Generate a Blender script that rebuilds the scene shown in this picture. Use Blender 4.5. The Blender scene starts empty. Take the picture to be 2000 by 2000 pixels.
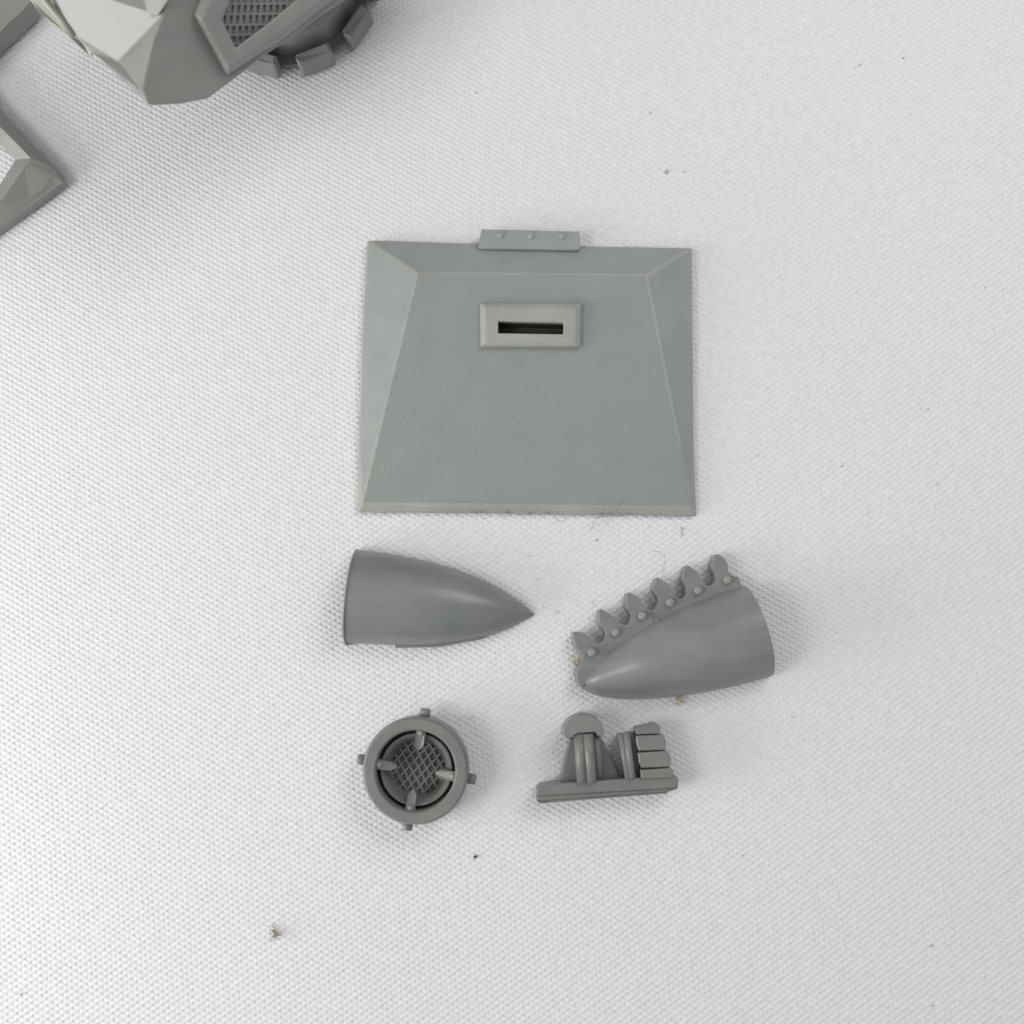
import bpy, bmesh, math, random
import numpy as np
from mathutils import Vector, Matrix

random.seed(7); rng = np.random.default_rng(7)
R = math.radians
S = 0.001                       # everything below is written in millimetres
scene = bpy.context.scene
col = scene.collection

# ------------------------------------------------------------------ camera
F_PX, D, TILT = 2200.0, 220.0, R(6.5)      # focal length in photo pixels, distance (mm), forward tilt
cam_d = bpy.data.cameras.new('camera'); cam = bpy.data.objects.new('camera', cam_d); col.objects.link(cam)
CAM = np.array([0, -D*math.sin(TILT), D*math.cos(TILT)])
cam.location = CAM*S
cam.rotation_euler = (TILT, 0, 0)
cam_d.sensor_width = 36; cam_d.lens = 36*F_PX/2000
cam_d.clip_start = 0.005; cam_d.clip_end = 20
cam_d.dof.use_dof = True; cam_d.dof.focus_distance = (D-3)*S; cam_d.dof.aperture_fstop = 13
scene.camera = cam

# ------------------------------------------------------------------ light
w = bpy.data.worlds.new('World'); scene.world = w; w.use_nodes = True
bg = w.node_tree.nodes['Background']
bg.inputs[0].default_value = (0.95, 0.97, 1.0, 1); bg.inputs[1].default_value = 0.445

def area(name, loc, target, sx, sy, watts, color):
    l = bpy.data.lights.new(name, 'AREA'); l.shape = 'RECTANGLE'; l.size = sx*S; l.size_y = sy*S
    l.energy = watts; l.color = color
    o = bpy.data.objects.new(name, l); col.objects.link(o)
    o.location = Vector(loc)*S
    o.rotation_euler = (Vector(target)-Vector(loc)).to_track_quat('-Z', 'Y').to_euler()
    return o
area('softbox_left', (-355, -105, 430), (70, 50, 0), 200, 200, 0.84, (1, 0.97, 0.93))
area('low_panel_left', (-340, -100, 90), (0, 30, 20), 240, 150, 0.93, (1, 0.985, 0.96))  # added low panel lamp, brightens the faces turned left
area('fill_far_right', (230, 260, 380), (60, 60, 0), 240, 240, 0.72, (1, 0.99, 0.98))  # added fill lamp in place of a tent wall, lifts the top right
scene.view_settings.view_transform = 'Standard'; scene.view_settings.look = 'None'
scene.view_settings.exposure = 0; scene.view_settings.gamma = 1

# ------------------------------------------------------------------ helpers
_fw = np.array([0, math.sin(TILT), -math.cos(TILT)]); _up = np.array([0, math.cos(TILT), math.sin(TILT)])
def P(px, py, z=0.0):
    """the point at height z (mm) seen at photo pixel (px, py)"""
    d = _fw + np.array([1, 0, 0])*((px-1000)/F_PX) + _up*((1000-py)/F_PX)
    t = (z-CAM[2])/d[2]
    return CAM + d*t
def MM(px, py, z=0.0):
    return float(np.linalg.norm(P(px+10, py, z)-P(px, py, z)))/10

def mesh_from(name, verts, faces, smooth=False):
    me = bpy.data.meshes.new(name)
    me.from_pydata([tuple(float(c)*S for c in v) for v in verts], [], faces)
    bm = bmesh.new(); bm.from_mesh(me); bmesh.ops.recalc_face_normals(bm, faces=bm.faces); bm.to_mesh(me); bm.free()
    if smooth: me.shade_smooth()
    me.update(); return me

class T:
    """a thing: an Empty at its base, with parts"""
    def __init__(s, name, label, cat, loc, group=None):
        s.loc = np.array(loc, float)
        o = bpy.data.objects.new(name, None); col.objects.link(o); o.location = s.loc*S
        o.empty_display_size = 0.005
        o['label'] = label; o['category'] = cat
        if group: o['group'] = group
        s.o = o
    def part(s, name, me, mats, at=None, rot=(0,0,0), bevel=0, seg=2, parent=None, label=None, scale=None, sub=0):
        o = bpy.data.objects.new(name, me); col.objects.link(o)
        if not me.materials:
            for m in (mats if isinstance(mats, (list, tuple)) else [mats]): me.materials.append(m)
        base = np.zeros(3)
        o.parent = parent or s.o
        if at is None: o.location = -s.loc*S           # mesh written in world mm
        else: o.location = (np.array(at)-s.loc)*S
        if parent is not None:
            o.location = Vector(o.location)-parent.location
        o.rotation_euler = rot
        if scale: o.scale = scale
        if bevel:
            b = o.modifiers.new('bevel', 'BEVEL'); b.width = bevel*S; b.segments = seg; b.limit_method = 'ANGLE'; b.angle_limit = R(25)
        if sub:
            m = o.modifiers.new('sub', 'SUBSURF'); m.levels = sub; m.render_levels = sub
        if label: o['label'] = label
        return o

def single(name, me, mat, label, cat, loc, group=None):
    """a thing that is one mesh; verts in world mm"""
    loc = np.array(loc, float)
    me.transform(Matrix.Translation(Vector(-loc*S)))
    me.materials.append(mat)
    o = bpy.data.objects.new(name, me); col.objects.link(o); o.location = loc*S
    o['label'] = label; o['category'] = cat
    if group: o['group'] = group
    return o

def prism(name, top, bottom, smooth=False):
    """top, bottom: equal-length lists of 3D points"""
    n = len(top); v = list(top)+list(bottom)
    f = [tuple(range(n)), tuple(range(2*n-1, n-1, -1))]
    f += [(i, n+i, n+(i+1) % n, (i+1) % n) for i in range(n)]
    return mesh_from(name, v, f, smooth)

def px_prism(name, poly, z1, z0, grow=0.0):
    """polygon in photo pixels at height z1, dropped straight down to z0 and grown outwards by grow mm"""
    top = [P(x, y, z1 if not callable(z1) else z1(x, y)) for x, y in poly]
    c = np.mean(top, axis=0)
    n = len(top); bot = []
    area2 = sum(top[i][0]*top[(i+1) % n][1]-top[(i+1) % n][0]*top[i][1] for i in range(n))
    sg = 1 if area2 > 0 else -1
    for i, t in enumerate(top):
        a = top[i-1]; b = top[(i+1) % n]
        tx, ty = b[0]-a[0], b[1]-a[1]; L = math.hypot(tx, ty) or 1
        bot.append((t[0]+sg*ty/L*grow, t[1]-sg*tx/L*grow, z0 if not callable(z0) else z0(t)))
    return prism(name, top, bot)

def lathe(name, prof, n=64, smooth=False, closed=True):
    v, f = [], []
    m = len(prof)
    for k in range(n):
        a = 2*math.pi*k/n
        for r, z in prof: v.append((r*math.cos(a), r*math.sin(a), z))
    for k in range(n):
        k2 = (k+1) % n
        for j in range(m if closed else m-1):
            j2 = (j+1) % m
            f.append((k*m+j, k2*m+j, k2*m+j2, k*m+j2))
    return mesh_from(name, v, f, smooth)

def dome(name, r, h, base=0.0, n=20, rings=5, peg=0.0):
    """rivet: optional straight shank of height peg, then a domed top"""
    v, f = [], []
    lev = [(r, -base)] + ([(r, peg)] if peg else [])
    for k in range(rings):
        a = math.pi/2*k/rings
        lev.append((r*math.cos(a)*(0.995), peg+h*math.sin(a)))
    for rr, z in lev:
        for i in range(n): v.append((rr*math.cos(2*math.pi*i/n), rr*math.sin(2*math.pi*i/n), z))
    v.append((0, 0, peg+h)); top = len(v)-1
    for k in range(len(lev)-1):
        for i in range(n): f.append((k*n+i, k*n+(i+1) % n, (k+1)*n+(i+1) % n, (k+1)*n+i))
    L = (len(lev)-1)*n
    for i in range(n): f.append((L+i, L+(i+1) % n, top))
    f.append(tuple(range(n-1, -1, -1)))
    return mesh_from(name, v, f, True)

def tube(name, pts, rad, n=8, caps=True, flat=1.0):
    """round tube through pts (mm); rad a number or a list"""
    pts = [np.array(p, float) for p in pts]; m = len(pts)
    rads = rad if isinstance(rad, (list, tuple)) else [rad]*m
    v, f = [], []
    for i, p in enumerate(pts):
        t = pts[min(i+1, m-1)]-pts[max(i-1, 0)]; t = t/(np.linalg.norm(t)+1e-9)
        u = np.cross(t, (0, 0, 1)); 
        if np.linalg.norm(u) < 1e-3: u = np.cross(t, (0, 1, 0))
        u /= np.linalg.norm(u); w_ = np.cross(u, t)
        for k in range(n):
            a = 2*math.pi*k/n
            v.append(p+rads[i]*(u*math.cos(a)+w_*math.sin(a)*flat))
    for i in range(m-1):
        for k in range(n): f.append((i*n+k, i*n+(k+1) % n, (i+1)*n+(k+1) % n, (i+1)*n+k))
    if caps: f.append(tuple(range(n-1, -1, -1))); f.append(tuple((m-1)*n+k for k in range(n)))
    return mesh_from(name, v, f, True)

def catmull(pts, n):
    """resample a list of tuples smoothly to n points"""
    p = np.array(pts, float); m = len(p); out = []
    for k in range(n):
        u = k/(n-1)*(m-1); i = min(int(u), m-2); t = u-i
        p0 = p[max(i-1, 0)]; p1 = p[i]; p2 = p[i+1]; p3 = p[min(i+2, m-1)]
        out.append(0.5*((2*p1)+(-p0+p2)*t+(2*p0-5*p1+4*p2-p3)*t*t+(-p0+3*p1-3*p2+p3)*t**3))
    return np.array(out)

def wobble(pts, a=0.15):
    return [np.array(p)+rng.normal(0, a, 3)*np.array([1, 1, 0.3]) for p in pts]

# ------------------------------------------------------------------ materials
def nodes_mat(name):
    m = bpy.data.materials.new(name); m.use_nodes = True
    return m, m.node_tree, m.node_tree.nodes['Principled BSDF']

def resin(name, rgb, rough=0.42, grain=0.0, grain_scale=2500, warm=None, stain=0.06, spec=0.45, streak=False):
    """cast grey resin: faint cloudy mottling, fine casting texture"""
    m, nt, b = nodes_mat(name); N = nt.nodes; L = nt.links
    tc = N.new('ShaderNodeTexCoord')
    n1 = N.new('ShaderNodeTexNoise'); n1.inputs['Scale'].default_value = 140; n1.inputs['Detail'].default_value = 5
    L.new(tc.outputs['Object'], n1.inputs['Vector'])
    ramp = N.new('ShaderNodeMapRange'); ramp.inputs['From Min'].default_value = 0.3; ramp.inputs['From Max'].default_value = 0.7
    L.new(n1.outputs['Fac'], ramp.inputs['Value'])
    mix = N.new('ShaderNodeMix'); mix.data_type = 'RGBA'
    mix.inputs['A'].default_value = (*[c*(1-stain) for c in rgb], 1)
    w2 = warm or [c*(1+stain) for c in rgb]
    mix.inputs['B'].default_value = (*w2, 1)
    L.new(ramp.outputs['Result'], mix.inputs['Factor'])
    # tiny pale and dark flecks caught in the surface
    n3 = N.new('ShaderNodeTexNoise'); n3.inputs['Scale'].default_value = 1500; n3.inputs['Detail'].default_value = 2
    L.new(tc.outputs['Object'], n3.inputs['Vector'])
    r3 = N.new('ShaderNodeMapRange'); r3.inputs['From Min'].default_value = 0.68; r3.inputs['From Max'].default_value = 0.76
    r3.inputs['To Max'].default_value = 0.35
    L.new(n3.outputs['Fac'], r3.inputs['Value'])
    mx2 = N.new('ShaderNodeMix'); mx2.data_type = 'RGBA'; mx2.inputs['B'].default_value = (*[min(1, c*1.7) for c in rgb], 1)
    L.new(r3.outputs['Result'], mx2.inputs['Factor']); L.new(mix.outputs['Result'], mx2.inputs['A'])
    L.new(mx2.outputs['Result'], b.inputs['Base Color'])
    rr = N.new('ShaderNodeMapRange'); rr.inputs['To Min'].default_value = rough-0.07; rr.inputs['To Max'].default_value = rough+0.1
    L.new(n1.outputs['Fac'], rr.inputs['Value']); L.new(rr.outputs['Result'], b.inputs['Roughness'])
    b.inputs['Specular IOR Level'].default_value = spec
    n2 = N.new('ShaderNodeTexNoise'); n2.inputs['Scale'].default_value = grain_scale; n2.inputs['Detail'].default_value = 3
    L.new(tc.outputs['Object'], n2.inputs['Vector'])
    bp = N.new('ShaderNodeBump'); bp.inputs['Strength'].default_value = 1.0
    bp.inputs['Distance'].default_value = (0.00001+0.00009*grain)
    L.new(n2.outputs['Fac'], bp.inputs['Height']); L.new(bp.outputs['Normal'], b.inputs['Normal'])
    return m

M_plate = resin('smooth_grey_green_resin', (0.30, 0.32, 0.305), 0.36, 0.05)
M_panel = resin('grainy_grey_green_resin', (0.272, 0.292, 0.274), 0.36, 1.3, 2600, stain=0.03)
M_edge = resin('yellowish_resin_edge_highlight', (0.34, 0.35, 0.32), 0.40, 0.8, 2400, stain=0.08)  # yellowish thin resin; also the painted pale highlight on the plate's edges
M_cone = resin('blue_grey_resin', (0.205, 0.212, 0.222), 0.33, 0.06, warm=(0.225, 0.226, 0.215), stain=0.08)
def add_streaks(m, ang, c1, c2):
    nt = m.node_tree; N = nt.nodes; L = nt.links; b = N['Principled BSDF']
    src = b.inputs['Base Color'].links[0].from_socket
    tc = N.new('ShaderNodeTexCoord'); mp = N.new('ShaderNodeMapping')
    mp.inputs['Rotation'].default_value = (0, 0, -ang); mp.inputs['Scale'].default_value = (22, 230, 60)
    n = N.new('ShaderNodeTexNoise'); n.inputs['Scale'].default_value = 1.0; n.inputs['Detail'].default_value = 4
    L.new(tc.outputs['Object'], mp.inputs['Vector']); L.new(mp.outputs['Vector'], n.inputs['Vector'])
    cr = N.new('ShaderNodeValToRGB'); cr.color_ramp.elements[0].position = 0.35; cr.color_ramp.elements[1].position = 0.65
    cr.color_ramp.elements[0].color = (*c1, 1); cr.color_ramp.elements[1].color = (*c2, 1)
    L.new(n.outputs['Fac'], cr.inputs['Fac'])
    mx = N.new('ShaderNodeMix'); mx.data_type = 'RGBA'; mx.blend_type = 'MULTIPLY'; mx.inputs['Factor'].default_value = 1
    L.new(src, mx.inputs['A']); L.new(cr.outputs['Color'], mx.inputs['B']); L.new(mx.outputs['Result'], b.inputs['Base Color'])
    # rubbed, slightly shinier streaks
    rr = b.inputs['Roughness'].links[0].from_socket
    ad = N.new('ShaderNodeMath'); ad.operation = 'MULTIPLY_ADD'; ad.inputs[1].default_value = -0.22
    L.new(n.outputs['Fac'], ad.inputs[0]); L.new(rr, ad.inputs[2]); L.new(ad.outputs['Value'], b.inputs['Roughness'])
    return m
M_cone1 = add_streaks(resin('streaked_grey_resin_a', (0.215, 0.222, 0.228), 0.42, 0.10, warm=(0.235, 0.236, 0.23), stain=0.08), R(-11), (0.84, 0.92, 0.88), (1.07, 1.04, 1.07))
M_cone2 = add_streaks(resin('streaked_grey_resin_b', (0.22, 0.225, 0.228), 0.42, 0.10, warm=(0.24, 0.24, 0.232), stain=0.08), R(17), (0.86, 0.88, 0.84), (1.08, 1.06, 1.10))
M_ring = resin('mid_grey_resin', (0.195, 0.202, 0.192), 0.35, 0.15, warm=(0.222, 0.219, 0.204), stain=0.10)
M_worn = resin('worn_pale_resin', (0.29, 0.28, 0.255), 0.5, 0.3, stain=0.12)
M_body = resin('cowl_resin', (0.25, 0.258, 0.238), 0.32, 0.10)
M_strut = resin('pale_greenish_resin', (0.36, 0.385, 0.315), 0.4, 0.1)
M_slot_shade, nt, b = nodes_mat('slot_shade_brown'); b.inputs['Base Color'].default_value = (0.075, 0.06, 0.05, 1); b.inputs['Roughness'].default_value = 0.9  # shade inside the slot, painted into the pocket as dark brown
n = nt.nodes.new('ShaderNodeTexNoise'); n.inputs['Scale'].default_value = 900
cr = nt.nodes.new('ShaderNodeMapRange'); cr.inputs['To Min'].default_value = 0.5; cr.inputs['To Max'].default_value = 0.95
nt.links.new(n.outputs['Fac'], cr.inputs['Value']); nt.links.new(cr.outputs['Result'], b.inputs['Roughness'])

def simple(name, rgb, rough=0.7):
    m, nt, b = nodes_mat(name)
    n = nt.nodes.new('ShaderNodeTexNoise'); n.inputs['Scale'].default_value = 3000
    mix = nt.nodes.new('ShaderNodeMix'); mix.data_type = 'RGBA'
    mix.inputs['A'].default_value = (*[c*0.7 for c in rgb], 1); mix.inputs['B'].default_value = (*[min(1, c*1.3) for c in rgb], 1)
    tc = nt.nodes.new('ShaderNodeTexCoord'); nt.links.new(tc.outputs['Object'], n.inputs['Vector'])
    nt.links.new(n.outputs['Fac'], mix.inputs['Factor']); nt.links.new(mix.outputs['Result'], b.inputs['Base Color'])
    b.inputs['Roughness'].default_value = rough
    return m
M_hair = simple('dark_fibre', (0.10, 0.095, 0.09))
M_palehair = simple('pale_fibre', (0.35, 0.34, 0.36))
M_straw = simple('straw_fluff', (0.55, 0.50, 0.34))
M_brown = simple('brown_fluff', (0.38, 0.34, 0.27))
M_crumb = simple('dark_crumb', (0.06, 0.07, 0.055))
M_smudge = simple('pale_dust', (0.42, 0.41, 0.40))
M_dust = simple('grey_dust', (0.36, 0.36, 0.36))

# white embossed fabric
M_fab, nt, b = nodes_mat('white_embossed_fabric')
N = nt.nodes; L = nt.links
tc = N.new('ShaderNodeTexCoord')
n1 = N.new('ShaderNodeTexNoise'); n1.inputs['Scale'].default_value = 25; n1.inputs['Detail'].default_value = 4
L.new(tc.outputs['Object'], n1.inputs['Vector'])
mix = N.new('ShaderNodeMix'); mix.data_type = 'RGBA'
mix.inputs['A'].default_value = (0.768, 0.750, 0.775, 1); mix.inputs['B'].default_value = (0.785, 0.778, 0.786, 1)
L.new(n1.outputs['Fac'], mix.inputs['Factor'])
n2 = N.new('ShaderNodeTexNoise'); n2.inputs['Scale'].default_value = 900; n2.inputs['Detail'].default_value = 3
L.new(tc.outputs['Object'], n2.inputs['Vector'])
mr = N.new('ShaderNodeMapRange'); mr.inputs['From Min'].default_value = 0.3; mr.inputs['From Max'].default_value = 0.7
mr.inputs['To Min'].default_value = 0.95; mr.inputs['To Max'].default_value = 1.03
L.new(n2.outputs['Fac'], mr.inputs['Value'])
mul = N.new('ShaderNodeVectorMath'); mul.operation = 'SCALE'
L.new(mix.outputs['Result'], mul.inputs[0]); L.new(mr.outputs['Result'], mul.inputs['Scale'])
L.new(mul.outputs['Vector'], b.inputs['Base Color'])
b.inputs['Roughness'].default_value = 0.45; b.inputs['Specular IOR Level'].default_value = 0.3

# ------------------------------------------------------------------ the fabric sheet (real embossing)
def build_fabric():
    k = 8
    a = (P(100+10.2*k, 1900+6.2*k)-P(100, 1900))[:2]/k
    bb = (P(100+9.5*k, 1900-6.9*k)-P(100, 1900))[:2]/k
    lo = P(-600, 2600)[:2]; hi = P(2600, -600)[:2]
    X0, X1, Y0, Y1 = -135, 135, -125, 150
    M = np.array([a, bb]).T; Mi = np.linalg.inv(M)
    cs = np.array([(x, y) for x in (X0, X1) for y in (Y0, Y1)]) @ Mi.T
    i0, i1 = int(cs[:, 0].min())-1, int(cs[:, 0].max())+2
    j0, j1 = int(cs[:, 1].min())-1, int(cs[:, 1].max())+2
    ni, nj = i1-i0+1, j1-j0+1
    I, J = np.meshgrid(np.arange(i0, i1+1), np.arange(j0, j1+1), indexing='ij')
    # small weaving irregularity: whole threads wander a little
    wi = np.cumsum(rng.normal(0, 0.02, ni)); wi -= np.convolve(wi, np.ones(15)/15, 'same')
    wj = np.cumsum(rng.normal(0, 0.02, nj)); wj -= np.convolve(wj, np.ones(15)/15, 'same')
    U = I + wi[:, None] + 0.035*np.sin(I*0.11+J*0.05) + rng.normal(0, 0.018, I.shape)
    V = J + wj[None, :] + 0.035*np.sin(J*0.09-I*0.06) + rng.normal(0, 0.018, I.shape)
    X = U*a[0]+V*bb[0]; Y = U*a[1]+V*bb[1]
    def relief(x, y):
        return 0.10*np.sin(x*0.045+0.6)*np.sin(y*0.038+1.1)+0.05*np.sin(x*0.09+y*0.07)
    Z = relief(X, Y)+rng.normal(0, 0.008, X.shape) - 0.15
    corners = np.stack([X, Y, Z], -1).reshape(-1, 3)
    ci, cj = np.meshgrid(np.arange(ni-1), np.arange(nj-1), indexing='ij'); ci = ci.ravel(); cj = cj.ravel()
    c00 = ci*nj+cj; c10 = (ci+1)*nj+cj; c11 = (ci+1)*nj+cj+1; c01 = ci*nj+cj+1
    ctr = corners[[c00, c10, c11, c01]].mean(0)
    keep = (ctr[:, 0] > X0) & (ctr[:, 0] < X1) & (ctr[:, 1] > Y0) & (ctr[:, 1] < Y1)
    ci, cj = ci[keep], cj[keep]
    c00, c10, c11, c01, ctr = c00[keep], c10[keep], c11[keep], c01[keep], ctr[keep]
    nc = len(ctr)
    A_ = (corners[c10]-corners[c00]+corners[c11]-corners[c01])/4; B_ = (corners[c01]-corners[c00]+corners[c11]-corners[c10])/4
    dep = 0.125+rng.normal(0, 0.02, nc)
    # flat ridge tops all round, then a kite-shaped pit: steep on two sides, a long slope on the other two
    rings = []
    for su, sv in ((-0.91, -0.79), (0.89, -0.79), (0.89, 0.80), (-0.91, 0.80)):
        p = ctr+A_*(su+rng.normal(0, .02, (nc, 1)))+B_*(sv+rng.normal(0, .02, (nc, 1))); rings.append(p)
    for su, sv in ((-0.70, -0.68), (0.60, -0.62), (0.10, 0.10), (-0.62, 0.62)):
        p = ctr+A_*su+B_*sv; p[:, 2] = ctr[:, 2]-dep; rings.append(p)
    base = len(corners)
    verts = np.concatenate([corners]+rings)
    m0, m1, m2, m3, p0, p1, p2, p3 = [base+k_*nc+np.arange(nc) for k_ in range(8)]
    quads = np.concatenate([np.stack(q, -1) for q in (
        (c00, c10, m1, m0), (c10, c11, m2, m1), (c11, c01, m3, m2), (c01, c00, m0, m3),
        (m0, m1, p1, p0), (m3, m0, p0, p3))])
    tris = np.concatenate([np.stack(q, -1) for q in ((p0, p1, p2), (p0, p2, p3), (m1, m2, p2), (m1, p2, p1), (m2, m3, p3), (m2, p3, p2))])
    used = np.zeros(len(verts), bool); used[quads.ravel()] = True; used[tris.ravel()] = True
    remap = np.cumsum(used)-1
    verts = verts[used]; quads = remap[quads]; tris = remap[tris]
    # plain sheet beyond the embossed patch, one step lower
    o = 600; nv = len(verts)
    ex = [(-o, -o), (o, -o), (o, o), (-o, o)]; inn = [(X0+2, Y0+2), (X1-2, Y0+2), (X1-2, Y1-2), (X0+2, Y1-2)]
    sk = np.array([(x, y, -0.45) for x, y in ex+inn])
    verts = np.concatenate([verts, sk])
    quads = np.concatenate([quads, np.array([[0, 1, 5, 4], [1, 2, 6, 5], [2, 3, 7, 6], [3, 0, 4, 7]])+nv])
    me = bpy.data.meshes.new('tabletop_fabric')
    me.vertices.add(len(verts)); me.vertices.foreach_set('co', (verts*S).astype(np.float32).ravel())
    nl = quads.size+tris.size
    me.loops.add(nl); me.loops.foreach_set('vertex_index', np.concatenate([quads.ravel(), tris.ravel()]).astype(np.int32))
    me.polygons.add(len(quads)+len(tris))
    me.polygons.foreach_set('loop_start', np.concatenate([np.arange(0, quads.size, 4), quads.size+np.arange(0, tris.size, 3)]).astype(np.int32))
    me.polygons.foreach_set('loop_total', np.concatenate([np.full(len(quads), 4), np.full(len(tris), 3)]).astype(np.int32))
    me.update(calc_edges=True); me.validate()
    me.materials.append(M_fab)
    ob = bpy.data.objects.new('tabletop_fabric', me); col.objects.link(ob)
    ob['kind'] = 'structure'; ob['label'] = 'white embossed diamond-pattern fabric sheet under all the parts'
build_fabric()

# ------------------------------------------------------------------ 1. hatch plate
pl = T('armour_plate', 'large flat-topped grey trapezoid plate with a dark slot, centre of the fabric', 'model part', P(1030, 760, 0))
ZR = 1.6                                            # rim height
def panel_z(x, y):                                  # the raised panel slopes up from the bottom edge
    t = (985-y)/(985-535); return 2.3+3.6*max(0, min(1.2, t))
outer = [(717,469),(1352,484),(1360,1008),(697,1000)]
def plate_mesh():
    v = []; f = []; mi = []
    def add(x, y, z): v.append(P(x, y, z)); return len(v)-1
    o_tl = add(717,469,ZR); o_tr = add(1352,484,ZR); o_br = add(1360,1008,0.8); o_bl = add(697,1000,0.8)
    o_l1 = add(707,640,ZR-.1); o_l2 = add(700,850,ZR-.4)
    o_r1 = add(1353,640,ZR-.1); o_r2 = add(1355,850,ZR-.4)
    p_tl = add(815,533,panel_z(0,533)); p_tr = add(1263,537,panel_z(0,537))
    b_l = add(706,986,1.45); b_r = add(1353,994,1.45)
    hx0, hx1, hy0, hy1 = 965, 1109, 620, 660
    h = [add(hx0,hy0,panel_z(0,hy0)), add(hx1,hy0+2,panel_z(0,hy0)), add(hx1,hy1,panel_z(0,hy1)), add(hx0,hy1,panel_z(0,hy1))]
    def face(idx, m): f.append(tuple(idx)); mi.append(m)
    face((p_tl,p_tr,h[1],h[0]),1); face((p_tr,b_r,h[2],h[1]),1); face((b_r,b_l,h[3],h[2]),1); face((b_l,p_tl,h[0],h[3]),1)
    face((o_bl,o_br,b_r,b_l),1)                     # rolled lower edge
    face((o_tl,o_tr,p_tr,p_tl),0)
    face((o_tl,p_tl,o_l1),0); face((o_l1,p_tl,b_l,o_l2),0); face((o_l2,b_l,o_bl),0)
    face((o_tr,o_r1,p_tr),0); face((o_r1,o_r2,b_r,p_tr),0); face((o_r2,o_br,b_r),0)
    def sub(i, j, n, amp=0.10):
        out = []
        for t in range(1, n):
            p = v[i]+(v[j]-v[i])*(t/n); p = p+np.array([rng.normal(0, amp), rng.normal(0, amp), 0]); v.append(p); out.append(len(v)-1)
        return out
    bot = sub(o_bl, o_br, 14, 0.07); top_ = sub(o_tr, o_tl, 10, 0.06)
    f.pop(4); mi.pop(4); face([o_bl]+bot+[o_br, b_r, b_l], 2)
    f.pop(4); mi.pop(4); face([o_tr]+top_+[o_tl, p_tl, p_tr], 0)
    rim = [o_tl,o_l1,o_l2,o_bl]+bot+[o_br,o_r2,o_r1,o_tr]+top_
    lo = []
    for i in rim: v.append(np.array([v[i][0], v[i][1], 0.05])); lo.append(len(v)-1)
    nr = len(rim)
    for k in range(nr): face((rim[k],rim[(k+1)%nr],lo[(k+1)%nr],lo[k]),0)
    face(lo[::-1],0)
    hb = []
    for i in h: v.append(v[i]-np.array([0,0,4.0])); hb.append(len(v)-1)      # hole walls
    for k in range(4): face((h[k],h[(k+1)%4],hb[(k+1)%4],hb[k]),0)
    face(hb,0)
    me = bpy.data.meshes.new('body'); me.from_pydata([tuple(p*S) for p in v],[],f)
    bm = bmesh.new(); bm.from_mesh(me); bmesh.ops.recalc_face_normals(bm, faces=bm.faces); bm.to_mesh(me); bm.free()
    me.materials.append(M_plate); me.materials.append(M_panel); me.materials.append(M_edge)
    for p_, m in zip(me.polygons, mi): p_.material_index = m
    return me
pb_ = pl.part('body', plate_mesh(), None, bevel=0.55, seg=4)
pb_.modifiers['bevel'].angle_limit = R(9); pb_.modifiers['bevel'].material = 2  # bevels take the pale colour as painted edge highlights
scr = [P(x, y, z) for x, y, z in ((1333,880,2.95),(1338,910,2.75),(1343,938,2.45),(1348,962,2.3),(1352,985,1.95))]
pl.part('edge_burr', tube('edge_burr', scr, 0.07, 5), M_worn)
for x, y, l in ((934,1002,6),(985,1001,9),(1030,1002.5,5),(1062,1003,8),(1222,1005,6)):
    pl.part('flash_burr', tube('flash_burr', [P(x,y,1.0), P(x+l*.5,y-1.5,1.25), P(x+l,y+.5,1.0)], 0.11, 5), M_worn)
# slot surround
def slot_frame():
    def ring(poly, dz): return [P(x, y, panel_z(0, y)+dz) for x, y in poly]
    o0 = ring([(937,591),(1136,592),(1134,679),(938,678)], -0.3)
    o1 = ring([(938,592),(1135,593),(1133,678),(939,677)], 0.9)
    o2 = ring([(948,600),(1125,602),(1123,669),(949,668)], 1.5)
    i1 = ring([(973,627),(1101,630),(1100,652.5),(973,650.5)], 1.5)
    i0 = [p-np.array([0,0,1.2]) for p in i1]
    # chipped lower lip of the slot
    v = o0+o1+o2+i1+i0; f = []
    for a in range(4):
        for k in range(4): f.append((a*4+k, a*4+(k+1)%4, (a+1)*4+(k+1)%4, (a+1)*4+k))
    return mesh_from('slot_frame', v, f)
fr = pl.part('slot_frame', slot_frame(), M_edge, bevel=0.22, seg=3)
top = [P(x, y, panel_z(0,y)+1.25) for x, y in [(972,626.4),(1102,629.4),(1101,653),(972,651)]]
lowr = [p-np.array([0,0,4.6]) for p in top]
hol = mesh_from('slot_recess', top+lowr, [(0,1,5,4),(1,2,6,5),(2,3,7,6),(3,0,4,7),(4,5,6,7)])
pl.part('slot_recess', hol, M_slot_shade, parent=fr).location = (0,0,0)
# hinge tab with three rivets
tabp = [(940,447),(1132,451.5),(1133,486),(1128,488.5),(939,485.5),(934,483),(936,468)]
tab = pl.part('hinge_tab', px_prism('hinge_tab', tabp, 3.4, 0.6), M_plate, bevel=0.4, seg=3)
rv = dome('rivet', 0.8, 0.45, 0.2)
for x, y in ((978,458.5),(1037,460),(1098,461.5)):
    pl.part('rivet', rv, M_plate, at=P(x, y, 3.38), parent=tab)

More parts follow.
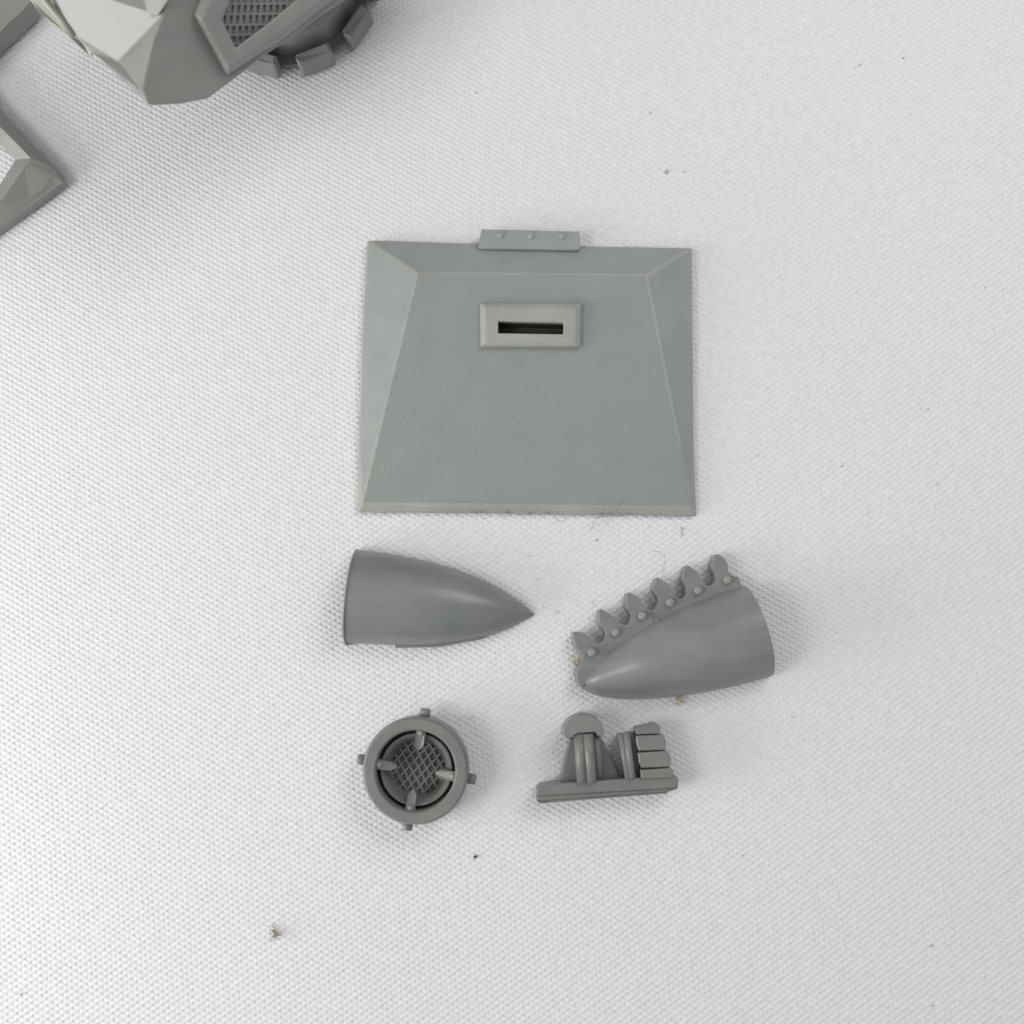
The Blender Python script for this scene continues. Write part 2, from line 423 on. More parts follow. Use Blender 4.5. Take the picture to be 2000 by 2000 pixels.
# ------------------------------------------------------------------ 2. half cones
def half_cone(name, Upts, Lpts, hs, zu=0.0, zl=0.0, n=56, m=26, wall=1.1, power=1.0):
    U = catmull(Upts, n); Lw = catmull(Lpts, n); H = catmull([(h,) for h in hs], n)[:, 0]
    v, f = [], []
    def shell(off):
        idx = []
        for i in range(n):
            row = []
            ut = P(U[i][0], U[i][1], zu); lt = P(Lw[i][0], Lw[i][1], zl)
            c = (ut+lt)/2; half = (lt-ut)/2; wd = np.linalg.norm(half)
            k = max(0.02, (wd-off)/wd) if off else 1.0
            hh = max(0.05, H[i]-off)
            for j in range(m+1):
                a = math.pi*j/m
                p = c-half*math.cos(a)*k
                p = p+np.array([0, 0, hh*math.sin(a)**power])
                if off: p[2] = p[2]-(0.02)
                v.append(p); row.append(len(v)-1)
            idx.append(row)
        return idx
    A = shell(0)
    B = shell(wall)
    for g in (A, B):
        for i in range(n-1):
            for j in range(m): f.append((g[i][j], g[i+1][j], g[i+1][j+1], g[i][j+1]))
    for i in range(n-1):
        for j in (0, m): f.append((A[i][j], A[i+1][j], B[i+1][j], B[i][j]))
    for e in (0, n-1):
        for j in range(m): f.append((A[e][j], A[e][j+1], B[e][j+1], B[e][j]))
    me = mesh_from(name, v, f, True)
    return me

c1 = T('half_nose_cone', 'smooth plain pointed grey half cone pointing right, below the large plate', 'model part', P(850, 1170, 0))
U1 = [(697,1074),(740,1079),(790,1087),(850,1100),(905,1117),(950,1136),(985,1155),(1012,1173),(1030,1186),(1043,1199)]
L1 = [(675,1257),(728,1258),(785,1261),(845,1260),(900,1253),(945,1244),(980,1233),(1008,1220),(1028,1209),(1042,1203)]
H1 = [9.3,9.3,9.1,8.6,7.6,6.4,4.9,3.1,1.7,0.5]
b1 = c1.part('shell', half_cone('shell', U1, L1, H1, 0.1, 0.1), M_cone1)
es = b1.modifiers.new('split', 'EDGE_SPLIT'); es.split_angle = R(50)
# raised lip round the open end and a foot tab under it
rim_pts = []
for j in range(0, 27):
    a = math.pi*j/26
    ut = P(699,1074,0.2); lt = P(677,1258,0.2); c = (ut+lt)/2; hf = (lt-ut)/2
    rim_pts.append(c-hf*math.cos(a)*1.0+np.array([0,0,9.35*math.sin(a)]))
c1.part('rim', tube('rim', rim_pts, 0.16, 8), M_worn)
c1.part('foot_tab', px_prism('foot_tab', [(671,1250),(688,1250),(689,1259),(675,1261),(670,1257)], 0.9, 0.05), M_worn, bevel=0.2)
c1.part('edge_flange', px_prism('edge_flange', [(767,1252),(850,1252),(935,1240),(1000,1214),(1003,1219),(938,1249),(855,1264),(771,1266)], 1.2, 0.05), M_cone1, bevel=0.3)

c2 = T('toothed_nose_cone', 'grey half cone with six pointed teeth along its upper edge, right of the plain cone', 'model part', P(1330, 1260, 0))
U2 = [(1134,1340),(1142,1323),(1162,1298),(1192,1269),(1234,1239),(1286,1209),(1341,1182),(1403,1159),(1450,1143)]
L2 = [(1135,1344),(1147,1351),(1168,1359),(1205,1365),(1255,1366),(1315,1361),(1380,1351),(1445,1337),(1504,1321)]
H2 = [0.5,2.6,4.6,6.4,8.2,9.4,10.2,10.6,10.6]
b2 = c2.part('shell', half_cone('shell', U2, L2, H2, 1.8, 0.1), M_cone2)
es = b2.modifiers.new('split', 'EDGE_SPLIT'); es.split_angle = R(50)
def fp(x, y): return (1080+x/4.025, 1050+y/4.025)
flange_top = [(1134,1341),(1128,1326),(1127,1313),(1132,1302),(1138,1290),(1136.7,1279.8),(1132.0,1272.3),(1126.0,1263.9),(1122.7,1255.5),(1120.8,1244.4),(1119.4,1236.9),(1121.3,1233.4),(1135.7,1234.1),(1144.1,1237.8),(1150.7,1243.4),(1153.4,1248.1),(1158.1,1252.7),(1165.6,1255.5),(1173.0,1255.1),(1179.5,1249.9),(1183.7,1241.6),(1183.7,1235.0),(1180.5,1228.5),(1173.9,1222.9),(1171.2,1215.5),(1170.7,1205.2),(1170.5,1195.9),(1171.6,1191.1),(1174.1,1188.9),(1179.5,1192.2),(1188.9,1196.8),(1196.3,1201.5),(1201.0,1205.2),(1203.8,1210.8),(1207.5,1215.5),(1213.1,1219.2),(1220.5,1221.1),(1228.0,1217.3),(1232.6,1208.9),(1234.0,1201.5),(1230.8,1195.0),(1226.1,1190.3),(1223.8,1184.7),(1224.1,1177.3),(1224.5,1168.0),(1225.4,1159.1),(1227.8,1156.8),(1233.6,1159.6),(1242.9,1163.8),(1248.5,1168.0),(1253.1,1173.5),(1255.9,1181.0),(1259.7,1186.6),(1266.2,1190.8),(1272.7,1191.2),(1279.2,1188.4),(1284.4,1181.9),(1288.0,1172.5),(1286.2,1166.0),(1280.6,1158.5),(1276.9,1152.9),(1277.8,1147.3),(1280.1,1138.9),(1281.7,1131.5),(1284.3,1127.6),(1291.8,1131.5),(1302.0,1138.0),(1310.4,1143.6),(1312.5,1151.1),(1315.1,1158.5),(1319.7,1166.4),(1327.2,1169.7),(1334.6,1167.8),(1340.2,1160.4),(1341.6,1152.0),(1340.7,1143.6),(1336.5,1138.0),(1334.2,1133.4),(1334.6,1124.0),(1337.2,1114.7),(1339.3,1107.3),(1340.6,1103.7),(1346.7,1105.9),(1358.9,1114.7),(1366.3,1123.1),(1369.1,1130.6),(1371.4,1137.1),(1377.5,1142.7),(1386.8,1144.5),(1394.3,1139.9),(1398.9,1130.6),(1398.0,1122.2),(1395.2,1116.6),(1391.5,1110.1),(1391.6,1103.5),(1394.7,1096.1),(1395.2,1087.7),(1396.1,1083.0),(1401.7,1082.1),(1408.2,1084.9),(1414.8,1092.4),(1421.3,1098.9),(1422.2,1107.3),(1423.1,1116.6),(1427.8,1123.1),(1435.3,1125.9),(1441.8,1126.8),(1445.5,1133.4),(1448.5,1142.7)]
inner = [(1445,1154),(1405,1167),(1345,1190),(1290,1217),(1238,1247),(1197,1277),(1167,1304),(1148,1328),(1138,1342)]
fl = c2.part('toothed_flange', prism('toothed_flange', [P(x, y, 3.4) for x, y in flange_top+inner], [P(x, y, 3.4)*np.array([1,1,0])+np.array([-0.42,-0.06,0.7]) for x, y in flange_top+inner]), M_cone2, bevel=0.07, seg=2)
pg = dome('rivet', 0.8, 0.35, 0.2, peg=0.75)
for q in ((308,900),(495,742),(704,613),(922,508),(1142,414),(1372,331)):
    x, y = fp(*q)
    c2.part('rivet', pg, M_worn, at=P(x-.5, y+.5, 3.4), parent=fl)
# mould seam across the flange
seam = [P(x, y, z) for x, y, z in ((1273,1195,3.45),(1277,1205,3.45),(1283,1214,4.5),(1292,1221,5.8),(1300,1226,7.0))]
c2.part('mould_seam', tube('mould_seam', seam, 0.10, 6), M_cone2)

# ------------------------------------------------------------------ 3. ring
RC = P(811, 1506, 7.8); k = MM(811, 1506, 7.8)*10    # mm per 10 photo px at the top face
rg = T('ring_fitting', 'round grey ring with four inner clamps and four outer studs, below the plain cone', 'model part', (RC[0], RC[1], 0))
base = np.array([RC[0], RC[1], 0])
prof_outer = [(10.1*k,0.05),(10.3*k,0.6),(10.45*k,6.6),(10.25*k,7.5),(9.9*k,7.8),(8.1*k,7.8),(7.85*k,7.6),(7.75*k,7.2),(7.7*k,1.4),(8.4*k,1.0),(8.4*k,0.05)]
rg.part('outer_rim', lathe('outer_rim', prof_outer, 96, True), M_ring, at=base).modifiers.new('s','EDGE_SPLIT').split_angle = R(40)
prof_inner = [(7.69*k,0.1),(7.69*k,2.4),(7.3*k,2.6),(7.2*k,4.9),(7.0*k,5.4),(6.7*k,5.4),(6.35*k,5.0),(5.95*k,3.8),(5.5*k,2.0),(5.2*k,0.6),(5.1*k,0.1)]
rg.part('inner_ring', lathe('inner_ring', prof_inner, 96, True), M_ring, at=base).modifiers.new('s','EDGE_SPLIT').split_angle = R(45)
def grille_mesh():
    # cast diamond mesh across the bottom of the ring: ridges round deep pits
    ga = np.array([1.72, -0.22])*k; gb = np.array([0.72, -1.30])*k
    v, f = [], []; idx = {}
    def corner(i, j):
        if (i, j) not in idx:
            q = i*ga+j*gb
            # lattice of pit centres; corners sit between them
            v.append(np.array([q[0], q[1], 1.3])); idx[(i, j)] = len(v)-1
        return idx[(i, j)]
    u1 = gb; u2 = gb-ga
    def cn(i, j):
        q = (i*u1+j*u2)
        if ('c', i, j) not in idx:
            v.append(np.array([q[0], q[1], 1.3])); idx[('c', i, j)] = len(v)-1
        return idx[('c', i, j)]
    for i in range(-9, 10):
        for j in range(-9, 10):
            c = (i+.5)*u1+(j+.5)*u2
            if np.hypot(*c) > 5.7*k: continue
            cs = [cn(i, j), cn(i+1, j), cn(i+1, j+1), cn(i, j+1)]
            mid = []; pit = []
            for q in cs:
                e = v[q].copy(); e[:2] = c+(e[:2]-c)*0.72; v.append(e); mid.append(len(v)-1)
                p = v[q].copy(); p[:2] = c+(p[:2]-c)*0.42; p[2] = 0.45; v.append(p); pit.append(len(v)-1)
            for a_ in range(4):
                b_ = (a_+1) % 4
                f.append((cs[a_], cs[b_], mid[b_], mid[a_])); f.append((mid[a_], mid[b_], pit[b_], pit[a_]))
            f.append(tuple(pit))
    v = [q for q in v]
    return mesh_from('grille', v, f)
rg.part('grille', grille_mesh(), M_ring, at=base)
def clamp_mesh():
    out = [(8.0,0.85),(7.7,0.95),(4.9,0.85),(3.9,0.35),(3.75,0),(3.9,-0.35),(4.9,-0.85),(7.7,-0.95),(8.0,-0.85)]
    top = [(x*k, y*k, 6.9 if x > 7 else (6.4 if x > 4.5 else 5.6)) for x, y in out]
    bot = [(x*k, y*k*1.05, 4.3 if x > 5 else 4.5) for x, y in out]
    return prism('clamp', top, bot)
cm = clamp_mesh(); cr_ = dome('clamp_rivet', 0.62, 0.55, 0.2, n=16)
stud_prof = tube('stud', [(10.2*k,0,0),(11.7*k,0,0),(11.95*k,0,0),(12.02*k,0,0)], [1.0,1.0,0.85,0.5], 18)
for i, ang in enumerate((83, -9, -98, 171.5)):
    o = rg.part('clamp', cm, M_ring, at=base, rot=(0,0,R(ang)), bevel=0.22, seg=2)
    r_ = bpy.data.objects.new('clamp_rivet', cr_); col.objects.link(r_); r_.parent = o; r_.location = Vector((7.35*k, 0, 6.75))*S
    if not cr_.materials: cr_.materials.append(M_worn)
    rg.part('stud', stud_prof, M_ring, at=base+np.array([0,0,4.4]), rot=(0,0,R(ang-1)))

# ------------------------------------------------------------------ 4. engine greeble
def gp(x, y): return (1020+x/5.855, 1370+y/5.855)
en = T('engine_fitting', 'small grey engine block with mushroom-headed column and stacked cylinders, lower right', 'model part', P(1185, 1520, 0))
# base strip, three layers with rounded ends
def G(poly): return [gp(*q) for q in poly]
en.part('base_strip', px_prism('base_strip', G([(215,962),(340,945),(1330,872),(1745,848),(1778,862),(1786,890),(1784,975),(1740,990),(330,1072),(200,1078),(165,1060),(162,1000)]), 5.6, 0.3), M_ring, bevel=0.3, seg=3)
en.part('base_bevel', px_prism('base_bevel', G([(165,1052),(330,1066),(1740,984),(1784,965),(1780,1000),(1700,1030),(330,1125),(190,1138),(158,1110)]), 4.9, 0.2), M_ring, bevel=0.25, seg=3)
en.part('base_bevel', px_prism('base_bevel', G([(158,1100),(190,1132),(330,1119),(1690,1026),(1650,1052),(330,1158),(215,1172),(165,1145)]), 4.3, 0.15), M_ring, bevel=0.25, seg=3)
en.part('gusset', px_prism('gusset', G([(550,428),(895,395),(1000,620),(1125,885),(430,928),(490,660)]), 2.6, 0.2, 0.1), M_ring, bevel=0.2)
# fluted column
def lobe(p0, p1, z0, z1, r, mat=M_ring, nm='column_flute', flat=1.0):
    a_ = P(*gp(*p0), z0); b_ = P(*gp(*p1), z1)
    return en.part(nm, tube(nm, [a_, a_+(b_-a_)*.5, b_], r, 24, flat=flat), mat)
lobe((652,370), (685,925), 5.6, 5.6, 0.98)
lobe((750,370), (795,920), 5.9, 5.9, 1.0)
lobe((838,365), (880,905), 4.1, 4.1, 0.85)
en.part('column_core', px_prism('column_core', G([(590,400),(885,380),(915,900),(625,925)]), 4.2, 0.3), M_ring, bevel=0.2)
# mushroom head: half disc with lips
cap_poly = [(1100.8, 1432.3), (1103.1, 1422.0), (1108.8, 1410.6), (1117.3, 1402.7), (1123.6, 1399.2), (1129.9, 1397.2), (1136.7, 1396.3), (1143.0, 1396.1), (1154.4, 1397.2), (1160.0, 1399.8), (1165.2, 1403.2), (1173.1, 1412.3), (1177.7, 1421.4), (1178.8, 1430.6), (1176.6, 1435.7), (1171.4, 1438.5), (1166.3, 1436.3), (1162.3, 1430.0), (1152.6, 1430.6), (1135.6, 1431.7), (1129.9, 1431.7), (1123.6, 1435.1), (1117.3, 1439.7), (1113.9, 1441.9), (1107.1, 1442.5), (1103.7, 1440.8)]
en.part('mushroom_head', px_prism('mushroom_head', cap_poly, lambda x, y: 8.0-(x-1100)*0.028-(1443-y)*0.028, 0.2, 0.1), M_ring, bevel=0.7, seg=6)
# thin pipes
lobe((1122,378), (1212,885), 5.3, 5.3, 0.62, nm='pipe')
lobe((1190,362), (1262,880), 5.7, 5.7, 0.66, nm='pipe')
lobe((1262,350), (1318,872), 3.6, 3.6, 0.72, nm='pipe')
en.part('pipe_backing', px_prism('pipe_backing', G([(1090,385),(1290,345),(1345,868),(1180,885)]), 3.4, 0.3), M_ring, bevel=0.2)
# stacked cylinders
en.part('cylinder_backing', px_prism('cylinder_backing', G([(1300,335),(1540,300),(1700,850),(1360,870)]), 4.6, 0.3), M_ring, bevel=0.2)
for poly in ([(1292,308),(1500,260),(1545,262),(1575,290),(1578,355),(1560,366),(1310,378)],
             [(1300,392),(1590,380),(1628,400),(1646,470),(1640,545),(1610,556),(1330,566),(1305,470)],
             [(1322,588),(1640,566),(1680,590),(1702,660),(1698,735),(1670,750),(1372,760),(1335,700)],
             [(1352,785),(1690,762),(1722,790),(1735,850),(1730,870),(1362,880)]):
    en.part('cylinder', px_prism('cylinder', G(poly), 6.4, 2.6, 0.15), M_ring, bevel=1.0, seg=6)

# ------------------------------------------------------------------ 5. cowled vehicle, top left
vh = T('model_vehicle', 'angular grey cowled model vehicle with slatted window, cut off by the top edge', 'model vehicle', P(420, -120, 0))
def zF(x, y): return 44-0.035*y-0.05*(x-329)
def Vp(x, y, dz=0.0): return P(x, y, zF(x, y)+dz)
def cowl_mesh():
    v, f = [], []
    def add(p): v.append(np.array(p)); return len(v)-1
    ridge = [add(Vp(x, y)) for x, y in ((395,-220),(338,-40),(317,33),(296,79),(286,132),(277,176),(290,207))]
    low = [add(Vp(x, y)) for x, y in ((350,204),(404,194),(453,158),(530,100),(660,10),(900,-160),(700,-330))]
    f.append(tuple(ridge+low))
    A = add(P(84,-40,39.1)); Q = add(P(150,72,34.5)); B = add(P(182,103,29)); Cc = add(P(230,122,34.4)); A0 = add(P(10,-140,42.7)); A1 = add(P(200,-300,58))
    f.append((ridge[1], ridge[2], Cc, Q, A)); f.append((ridge[0], ridge[1], A, A0, A1))
    f.append((ridge[2], ridge[3], ridge[4], ridge[5], Cc)); f.append((Cc, ridge[5], ridge[6], B, Q))
    # undercut walls down to a smaller foot
    rim = [A1, A0, A, Q, B, ridge[6]]+low
    foot = []
    fc = P(420,-190,3)
    for i in rim:
        q = v[i].copy(); q[:2] = fc[:2]+(q[:2]-fc[:2])*0.52; q[2] = 3.0; foot.append(add(q))
    n = len(rim)
    for j in range(n): f.append((rim[j], rim[(j+1) % n], foot[(j+1) % n], foot[j]))
    f.append(tuple(foot)); f.append((ridge[0], A1, low[-1]))
    return mesh_from('cowl', v, f)
cowl = vh.part('cowl', cowl_mesh(), M_body, bevel=0.7, seg=3)
vh.part('roof_block', prism('roof_block', [P(x,y,z) for x,y,z in ((262,-60,47),(277,2,45),(292,36,43),(308,31,44),(328,3,45.5),(345,-60,48))],
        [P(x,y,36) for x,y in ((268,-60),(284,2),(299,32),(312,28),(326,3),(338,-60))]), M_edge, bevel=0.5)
# window surround
def wframe():
    o = [(405,-30),(380,27),(444,146),(540,82),(680,-24)]; o1 = [(420,-30),(395,41),(450,133),(538,70),(670,-28)]
    i1 = [(462,-30),(434,39),(460,93),(520,48),(610,-26)]
    r0 = [Vp(x, y, -0.8) for x, y in [(402,-30),(376,28),(443,150),(545,86),(690,-22)]]
    r1 = [Vp(x, y, 1.4) for x, y in o]; r2 = [Vp(x, y, 2.4) for x, y in o1]; r3 = [Vp(x, y, 2.3) for x, y in i1]; r4 = [Vp(x, y, -0.6) for x, y in i1]
    v = r0+r1+r2+r3+r4; f = []
    for a in range(4):
        for k_ in range(4): f.append((a*5+k_, a*5+k_+1, (a+1)*5+k_+1, (a+1)*5+k_))
    f.append((0,5,10,15,20)); f.append((4,9,14,19,24))
    return mesh_from('window_frame', v, f)
wf = vh.part('window_frame', wframe(), M_body, bevel=0.35, seg=3)
# slats and ribs of the window grille
def hclip(y):      # opening between left and right inner edges at photo row y
    xl = 434+(y-39)*(460-434)/(93-39) if y > 39 else 434+(39-y)*0.4
    xr = 460+(93-y)*1.31
    return xl, xr
for y in (8, 28, 49, 69, 86):
    xl, xr = hclip(y)
    me = prism('slat', [Vp(xl-2,y-2.0,0.5),Vp(xr+2,y-3.0,0.5),Vp(xr+2,y+0.6,0.5),Vp(xl-2,y+1.6,0.5)], [Vp(xl-2,y-3,-0.5),Vp(xr+2,y-4,-0.5),Vp(xr+2,y+1.5,-0.5),Vp(xl-2,y+3,-0.5)])
    vh.part('slat', me, M_body, parent=wf).location = (0,0,0)
for r0_, r1_, ph in ((8,28,0),(28,49,6),(49,69,1),(69,86,5),(-14,8,4)):
    xl, xr = hclip((r0_+r1_)/2)
    x = xl+ph
    while x < xr-2:
        me = prism('rib', [Vp(x+3,r0_+1,0.7),Vp(x+9,r0_+1,0.7),Vp(x+6,r1_-2,0.3),Vp(x,r1_-2,0.3)], [Vp(x+3,r0_+1,-0.5),Vp(x+10,r0_+1,-0.5),Vp(x+7,r1_-2,-0.5),Vp(x,r1_-2,-0.5)])
        vh.part('rib', me, M_body, parent=wf).location = (0,0,0)
        x += 12.5
# side strut
vh.part('strut', prism('strut', [P(x,y,z) for x,y,z in ((30,-40,22),(60,2,21),(79,27,20),(122,62,17),(176,113,13),(183,107,14),(160,84,15),(145,66,17),(128,40,20),(108,2,22),(95,-40,24))],
        [P(x,y,z) for x,y,z in ((34,-40,18),(64,2,17),(83,27,16),(124,60,13),(176,111,10),(182,107,10),(160,84,10),(147,66,12),(130,40,15),(110,2,17),(97,-40,19))]), M_strut, bevel=0.5)
vh.part('strut_rail', tube('strut_rail', [P(60,-40,23.4),P(92,6,22.2),(P(120,38,20.6)),P(143,70,17.8)], 0.7, 10), M_strut)
# drive wheel under the cowl
WC = P(545,-65,9); wk = MM(545,-65,9)*10*0.91
WB = np.array([WC[0], WC[1], 0])
dw = vh.part('drive_wheel', lathe('drive_wheel', [(13.0*wk,0.2),(13.0*wk,7.0),(13.6*wk,8.6),(14.6*wk,9.0),(15.5*wk,8.2),(15.8*wk,5.0),(15.6*wk,0.2)], 64, True), M_cone, at=WB)
dw.modifiers.new('s','EDGE_SPLIT').split_angle = R(50)
vh.part('wheel_web', lathe('wheel_web', [(0.3,0.2),(0.3,1.2),(6*wk,1.2),(13.1*wk,1.0),(13.1*wk,0.2)], 48), M_cone, at=WB)
vh.part('wheel_groove', lathe('wheel_groove', [(15.7*wk,0.3),(15.7*wk,1.6),(18.0*wk,1.6),(18.0*wk,0.3)], 48), M_cone, at=WB)
pad = prism('tread_pad', [(17.8*wk,-3.7*wk,6.0),(18.6*wk,-4.0*wk,6.4),(20.4*wk,-4.0*wk,5.2),(20.4*wk,4.0*wk,5.2),(18.6*wk,4.0*wk,6.4),(17.8*wk,3.7*wk,6.0)],
            [(17.8*wk,-3.7*wk,.6),(18.6*wk,-4.0*wk,.5),(20.5*wk,-4.1*wk,.4),(20.5*wk,4.1*wk,.4),(18.6*wk,4.0*wk,.5),(17.8*wk,3.7*wk,.6)])
for i in range(10):
    vh.part('tread_pad', pad, M_cone, at=WB, rot=(0,0,R(-68+36*i)), bevel=1.2, seg=3)

# ------------------------------------------------------------------ 6. corner beam and 7. bent frame on the left
bm_ = T('corner_beam', 'dark grey straight beam crossing the extreme top left corner', 'model part', P(-60, 40, 0))
bm_.part('beam', prism('beam', [P(x,y,z) for x,y,z in ((-300,300,14),(-120,166,9),(0,61,6.5),(54,11,6.5),(64,-2,6.5),(40,-120,9),(-300,-60,12))],
        [P(x,y,1) for x,y in ((-290,364),(-120,214),(2,108),(78,36),(86,24),(60,-120),(-300,-60))]), M_body, bevel=0.3)
bm_.part('edge_seam', tube('edge_seam', [P(-2,62,6.5),P(12,49,6.5),P(30,33,6.5),P(45,19,6.5),P(53,12,6.5)], 0.16, 6), M_worn)

fm = T('bent_frame', 'bent grey bracket frame with an open middle, entering from the left edge', 'model part', P(-60, 330, 0))
def frame_mesh():
    out = [(-220,-60),(0,215),(60,277),(107,327),(125,355),(60,403),(0,446),(-220,600)]
    mid = [(-220,30),(0,248),(30,278),(60,309),(54,318),(48,326),(0,396),(-220,560)]
    inn = [(-220,90),(0,281),(15,297),(28.5,311),(29.5,312),(29,313.5),(0,360),(-220,520)]
    zo = [3,3,3,3,2.6,2.4,2.4,2.4]
    v = [P(x,y,z) for (x,y),z in zip(out,zo)]+[P(x,y,4.4) for x,y in mid]+[P(x,y,1.6) for x,y in inn]
    lo = [p.copy() for p in v[:8]]+[p.copy() for p in v[16:]]
    for q in lo[:8]: q[2] = 0.6
    for q in lo[8:]: q[2] = 0.6
    v += lo; f = []
    for k_ in range(7):
        f.append((k_,k_+1,9+k_,8+k_)); f.append((8+k_,9+k_,17+k_,16+k_))
        f.append((k_,k_+1,25+k_,24+k_)); f.append((16+k_,17+k_,33+k_,32+k_)); f.append((24+k_,25+k_,33+k_,32+k_))
    f.append((0,8,16,32,24)); f.append((7,15,23,39,31))
    return mesh_from('frame_arms', v, f)
fm.part('frame_arms', frame_mesh(), M_body, bevel=0.4)
fm.part('side_plate', px_prism('side_plate', [(107,328),(126,356),(62,404),(0,448),(-100,518),(-100,494),(0,427),(78,369)], lambda x, y: 3.3 if (x, y) in ((107,328),(78,369),(0,427),(-100,494)) else 2.3, 0.4), M_body, bevel=0.3)

# ------------------------------------------------------------------ 8. lint, fibres, crumbs
def fibre(name, label, strands, mat, loc, rad=0.06, group=None, cat='lint'):
    vs, fs = [], []
    for s in strands:
        c = catmull(s, max(10, len(s)*5)); pts = [P(x, y, z) for x, y, z in c]
        me = tube('tmp', pts, rad, 5); o = len(vs)
        vs += [np.array(v.co)/S for v in me.vertices]; fs += [tuple(i+o for i in p_.vertices) for p_ in me.polygons]
        bpy.data.meshes.remove(me)
    me = mesh_from(name, vs, fs, True)
    return single(name, me, mat, label, cat, loc, group)
fibre('hair_tuft', 'small dark hooked hair on the bottom edge of the large plate, left of centre',
      [[(892,982,3),(903,980,3.3),(914,981,3.3),(918,990,2.6),(924,998,2.2),(930,1003,1.6)],[(918,992,2.8),(917,997,2.4),(921,1001,2),(926,999,2)]], M_hair, P(915,990,2.6), 0.03)
tangle = [[(1150,1010,1.6),(1165,1011,1.9),(1180,1009,2.2),(1195,1008,1.9),(1210,1009,1.9),(1216,1008,1.9)],
          [(1154,1036,0.4),(1158,1024,0.8),(1166,1014,1.6),(1176,1006,2.3),(1180,998,2.7),(1181,993,2.8)],
          [(1166,1005,2.2),(1172,1002,2.8),(1180,1004,2.6),(1174,1010,2),(1167,1008,2)],
          [(1200,1009,2),(1203,1000,2.6),(1207,990,2.9),(1214,981,3.2),(1222,975,3.4),(1230,972,3.5)],
          [(1184,1009,2),(1190,1002,2.5),(1196,1004,2.6),(1192,1011,1.8),(1204,1008,2.2),(1214,1007,2.3)],
          [(1176,1012,1.5),(1185,1018,.8),(1196,1012,1.4)]]
fibre('hair_tangle', 'tangle of dark hairs on the bottom edge of the large plate, right of centre', tangle, M_hair, P(1185,1007,2.4), 0.03)
fibre('hair_loop', 'thin grey looped hair just under the middle of the large plate', [[(1086,1005,1.4),(1087,1012,.5),(1092,1018,.4),(1100,1017,.4),(1108,1010,1.0),(1113,1006,1.6)]], M_hair, P(1098,1012,0.3), 0.03)
fibre('curled_hair', 'faint curled hair on the fabric above the toothed cone', [[(1277,1077,.3),(1288,1078,.5),(1297,1086,.5),(1298,1097,.5),(1296,1110,.4),(1297,1120,.3)]], M_palehair, P(1292,1095,0.2), 0.04)
def fluff(cx, cy, rx, ry, n_, z0=0.2, zh=1.0):
    out = []
    for _ in range(n_):
        a = random.uniform(0, 6.28); p = [(cx+random.gauss(0, rx)*.6, cy+random.gauss(0, ry)*.6, z0+random.random()*zh)]
        for _k in range(4):
            a += random.uniform(-1.2, 1.2); l = random.uniform(1.5, 3.8)
            x, y, z = p[-1]; p.append((x+l*math.cos(a), y+l*math.sin(a), max(z0, z+random.uniform(-.25, .25))))
        out.append(p)
    return out
fibre('straw_fluff', 'straw-coloured fluff caught at the left tip of the toothed cone', fluff(1124,1298,7,14,26), M_straw, P(1124,1298,0), 0.06)
fibre('straw_fluff', 'straw-coloured fluff sticking out under the toothed cone', fluff(1323,1368,10,6,22), M_straw, P(1323,1368,0), 0.06)
fibre('brown_fluff', 'brown lint tuft alone on the fabric at lower left', fluff(535,1820,3,8,15)+fluff(538,1827,2,3,12), M_brown, P(536,1823,0), 0.06)
def crumb(name, label, px, py, r, mat, sq=1.0, group=None, ang=0):
    v, f = [], []
    bm = bmesh.new(); bmesh.ops.create_icosphere(bm, subdivisions=2, radius=1)
    c = P(px, py, r*0.35)
    for q in bm.verts:
        s_ = 1+random.uniform(-.25, .25)
        x, y = q.co.x*r*s_, q.co.y*r*sq*s_
        v.append((c[0]+x*math.cos(ang)-y*math.sin(ang), c[1]+x*math.sin(ang)+y*math.cos(ang), c[2]+q.co.z*r*.6*s_))
    f = [tuple(x.index for x in p_.verts) for p_ in bm.faces]; bm.free()
    return single(name, mesh_from(name, v, f), mat, label, 'crumb', P(px, py, 0), group)
crumb('dark_crumb', 'dark crumb on the fabric below and right of the ring', 928.5, 1673, 0.38, M_crumb, 0.75)
crumb('grey_crumb', 'pale grey crumb on the fabric upper right of the plate, left one of a pair', 1302, 335, 0.38, M_smudge)
crumb('grey_crumb', 'tiny dark grey crumb beside a larger pale one, upper right of the plate', 1337, 335, 0.2, M_smudge)
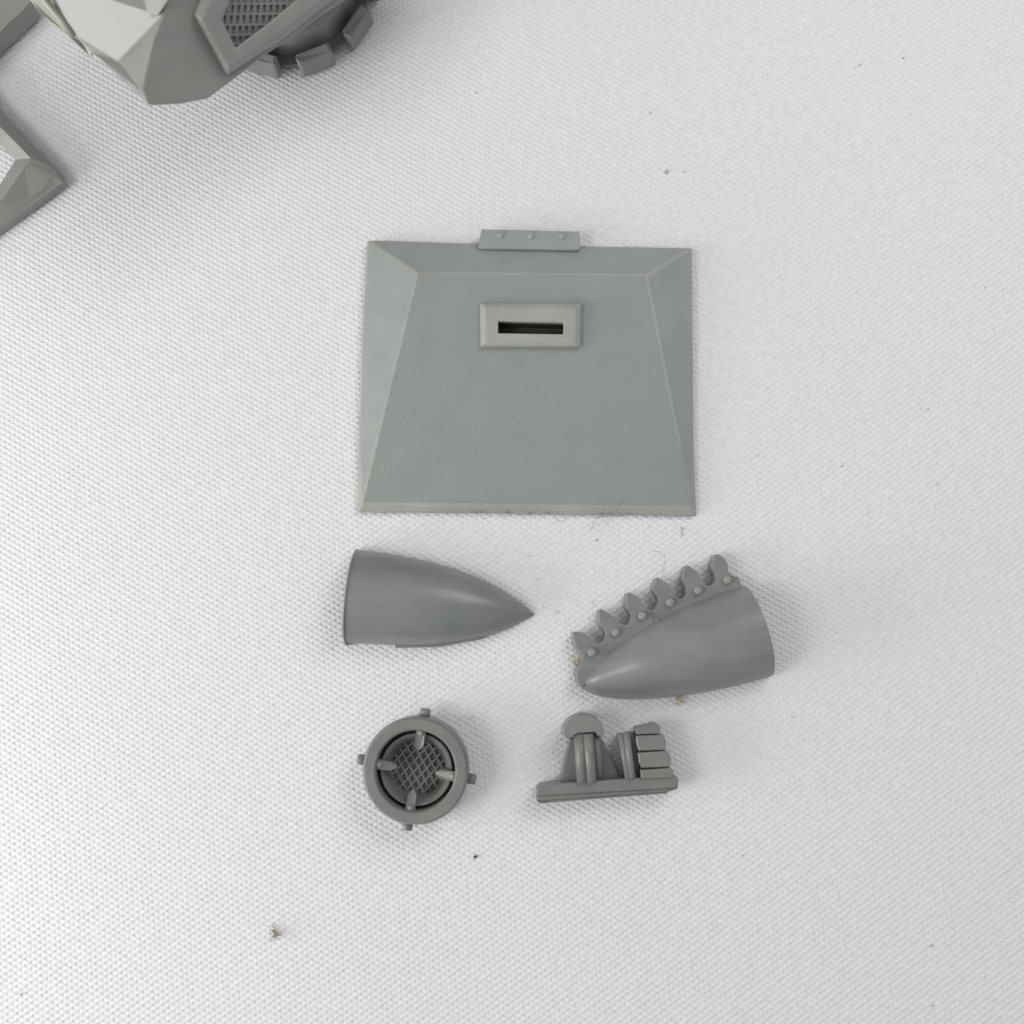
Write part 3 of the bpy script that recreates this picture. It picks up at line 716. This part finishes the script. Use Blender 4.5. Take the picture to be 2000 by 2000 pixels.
fibre('short_fibre', 'short thick black fibre right of the bottom right plate corner', [[(1329,1030,.4),(1333,1033,.4),(1336,1035.5,.4)]], M_hair, P(1332,1032,.2), 0.08)
fibre('short_fibre', 'pair of short thin fibres just below the thick black one, under the plate corner', [[(1330,1041,.4),(1335,1038,.4)],[(1330,1043,.4),(1335,1046,.4)]], M_hair, P(1332,1042,.2), 0.06)
# fine dust nobody could count
dv, df = [], []
spots = [(843,1269,.16),(1035,1086,.14),(811,684,.14),(1036,882,.14),(1813,800,.2),(1645,910,.2),(1480,1170,.15),(1478,890,.15),(1165,1055,.16),(1267,1028,.14),
         (945,1013,.14),(1062,1185,.16),(1050,1130,.14),(1048,1273,.14),(1158,1178,.15),(1168,1054,.14),(1088,1195,.15),(1820,1848,.2),(1821,1965,.22),(41,1942,.26),(1764,113,.22),
         (1680,127,.18),(1085,1662,.16),(1270,220,.22),(1290,330,.14),(78,160,.2),(1450,1670,.15),(930,180,.2),(1832,945,.16),(770,1405,.14),(922,1401,.14),(1925,560,.15)]
for _ in range(14): spots.append((random.uniform(0,2000), random.uniform(0,2000), random.uniform(.06,.12)))
for x, y, r in spots:
    if 690 < x < 1365 and 465 < y < 1010: z = 0.05+panel_z(0, y) if 830 < x < 1240 else None
    else: z = 0.0
    if z is None or (x < 700 and y < 220): continue
    c = P(x, y, z); o = len(dv); a0 = random.random()*3
    pts = [(math.cos(a0+t)*r*random.uniform(.6,1.3), math.sin(a0+t)*r*random.uniform(.6,1.3), 0) for t in (0,1.3,2.6,3.9,5.1)]
    dv += [c+np.array(q) for q in pts]+[c+np.array([0,0,r*.8])]+[c-np.array([0,0,r*.5])]
    for k_ in range(5): df += [(o+k_,o+(k_+1)%5,o+5),(o+(k_+1)%5,o+k_,o+6)]
dm = mesh_from('dust', dv, df); dm.materials.append(M_dust)
do = bpy.data.objects.new('dust', dm); col.objects.link(do); do['kind'] = 'stuff'; do['label'] = 'fine dust specks scattered over the fabric'; do['category'] = 'dust'
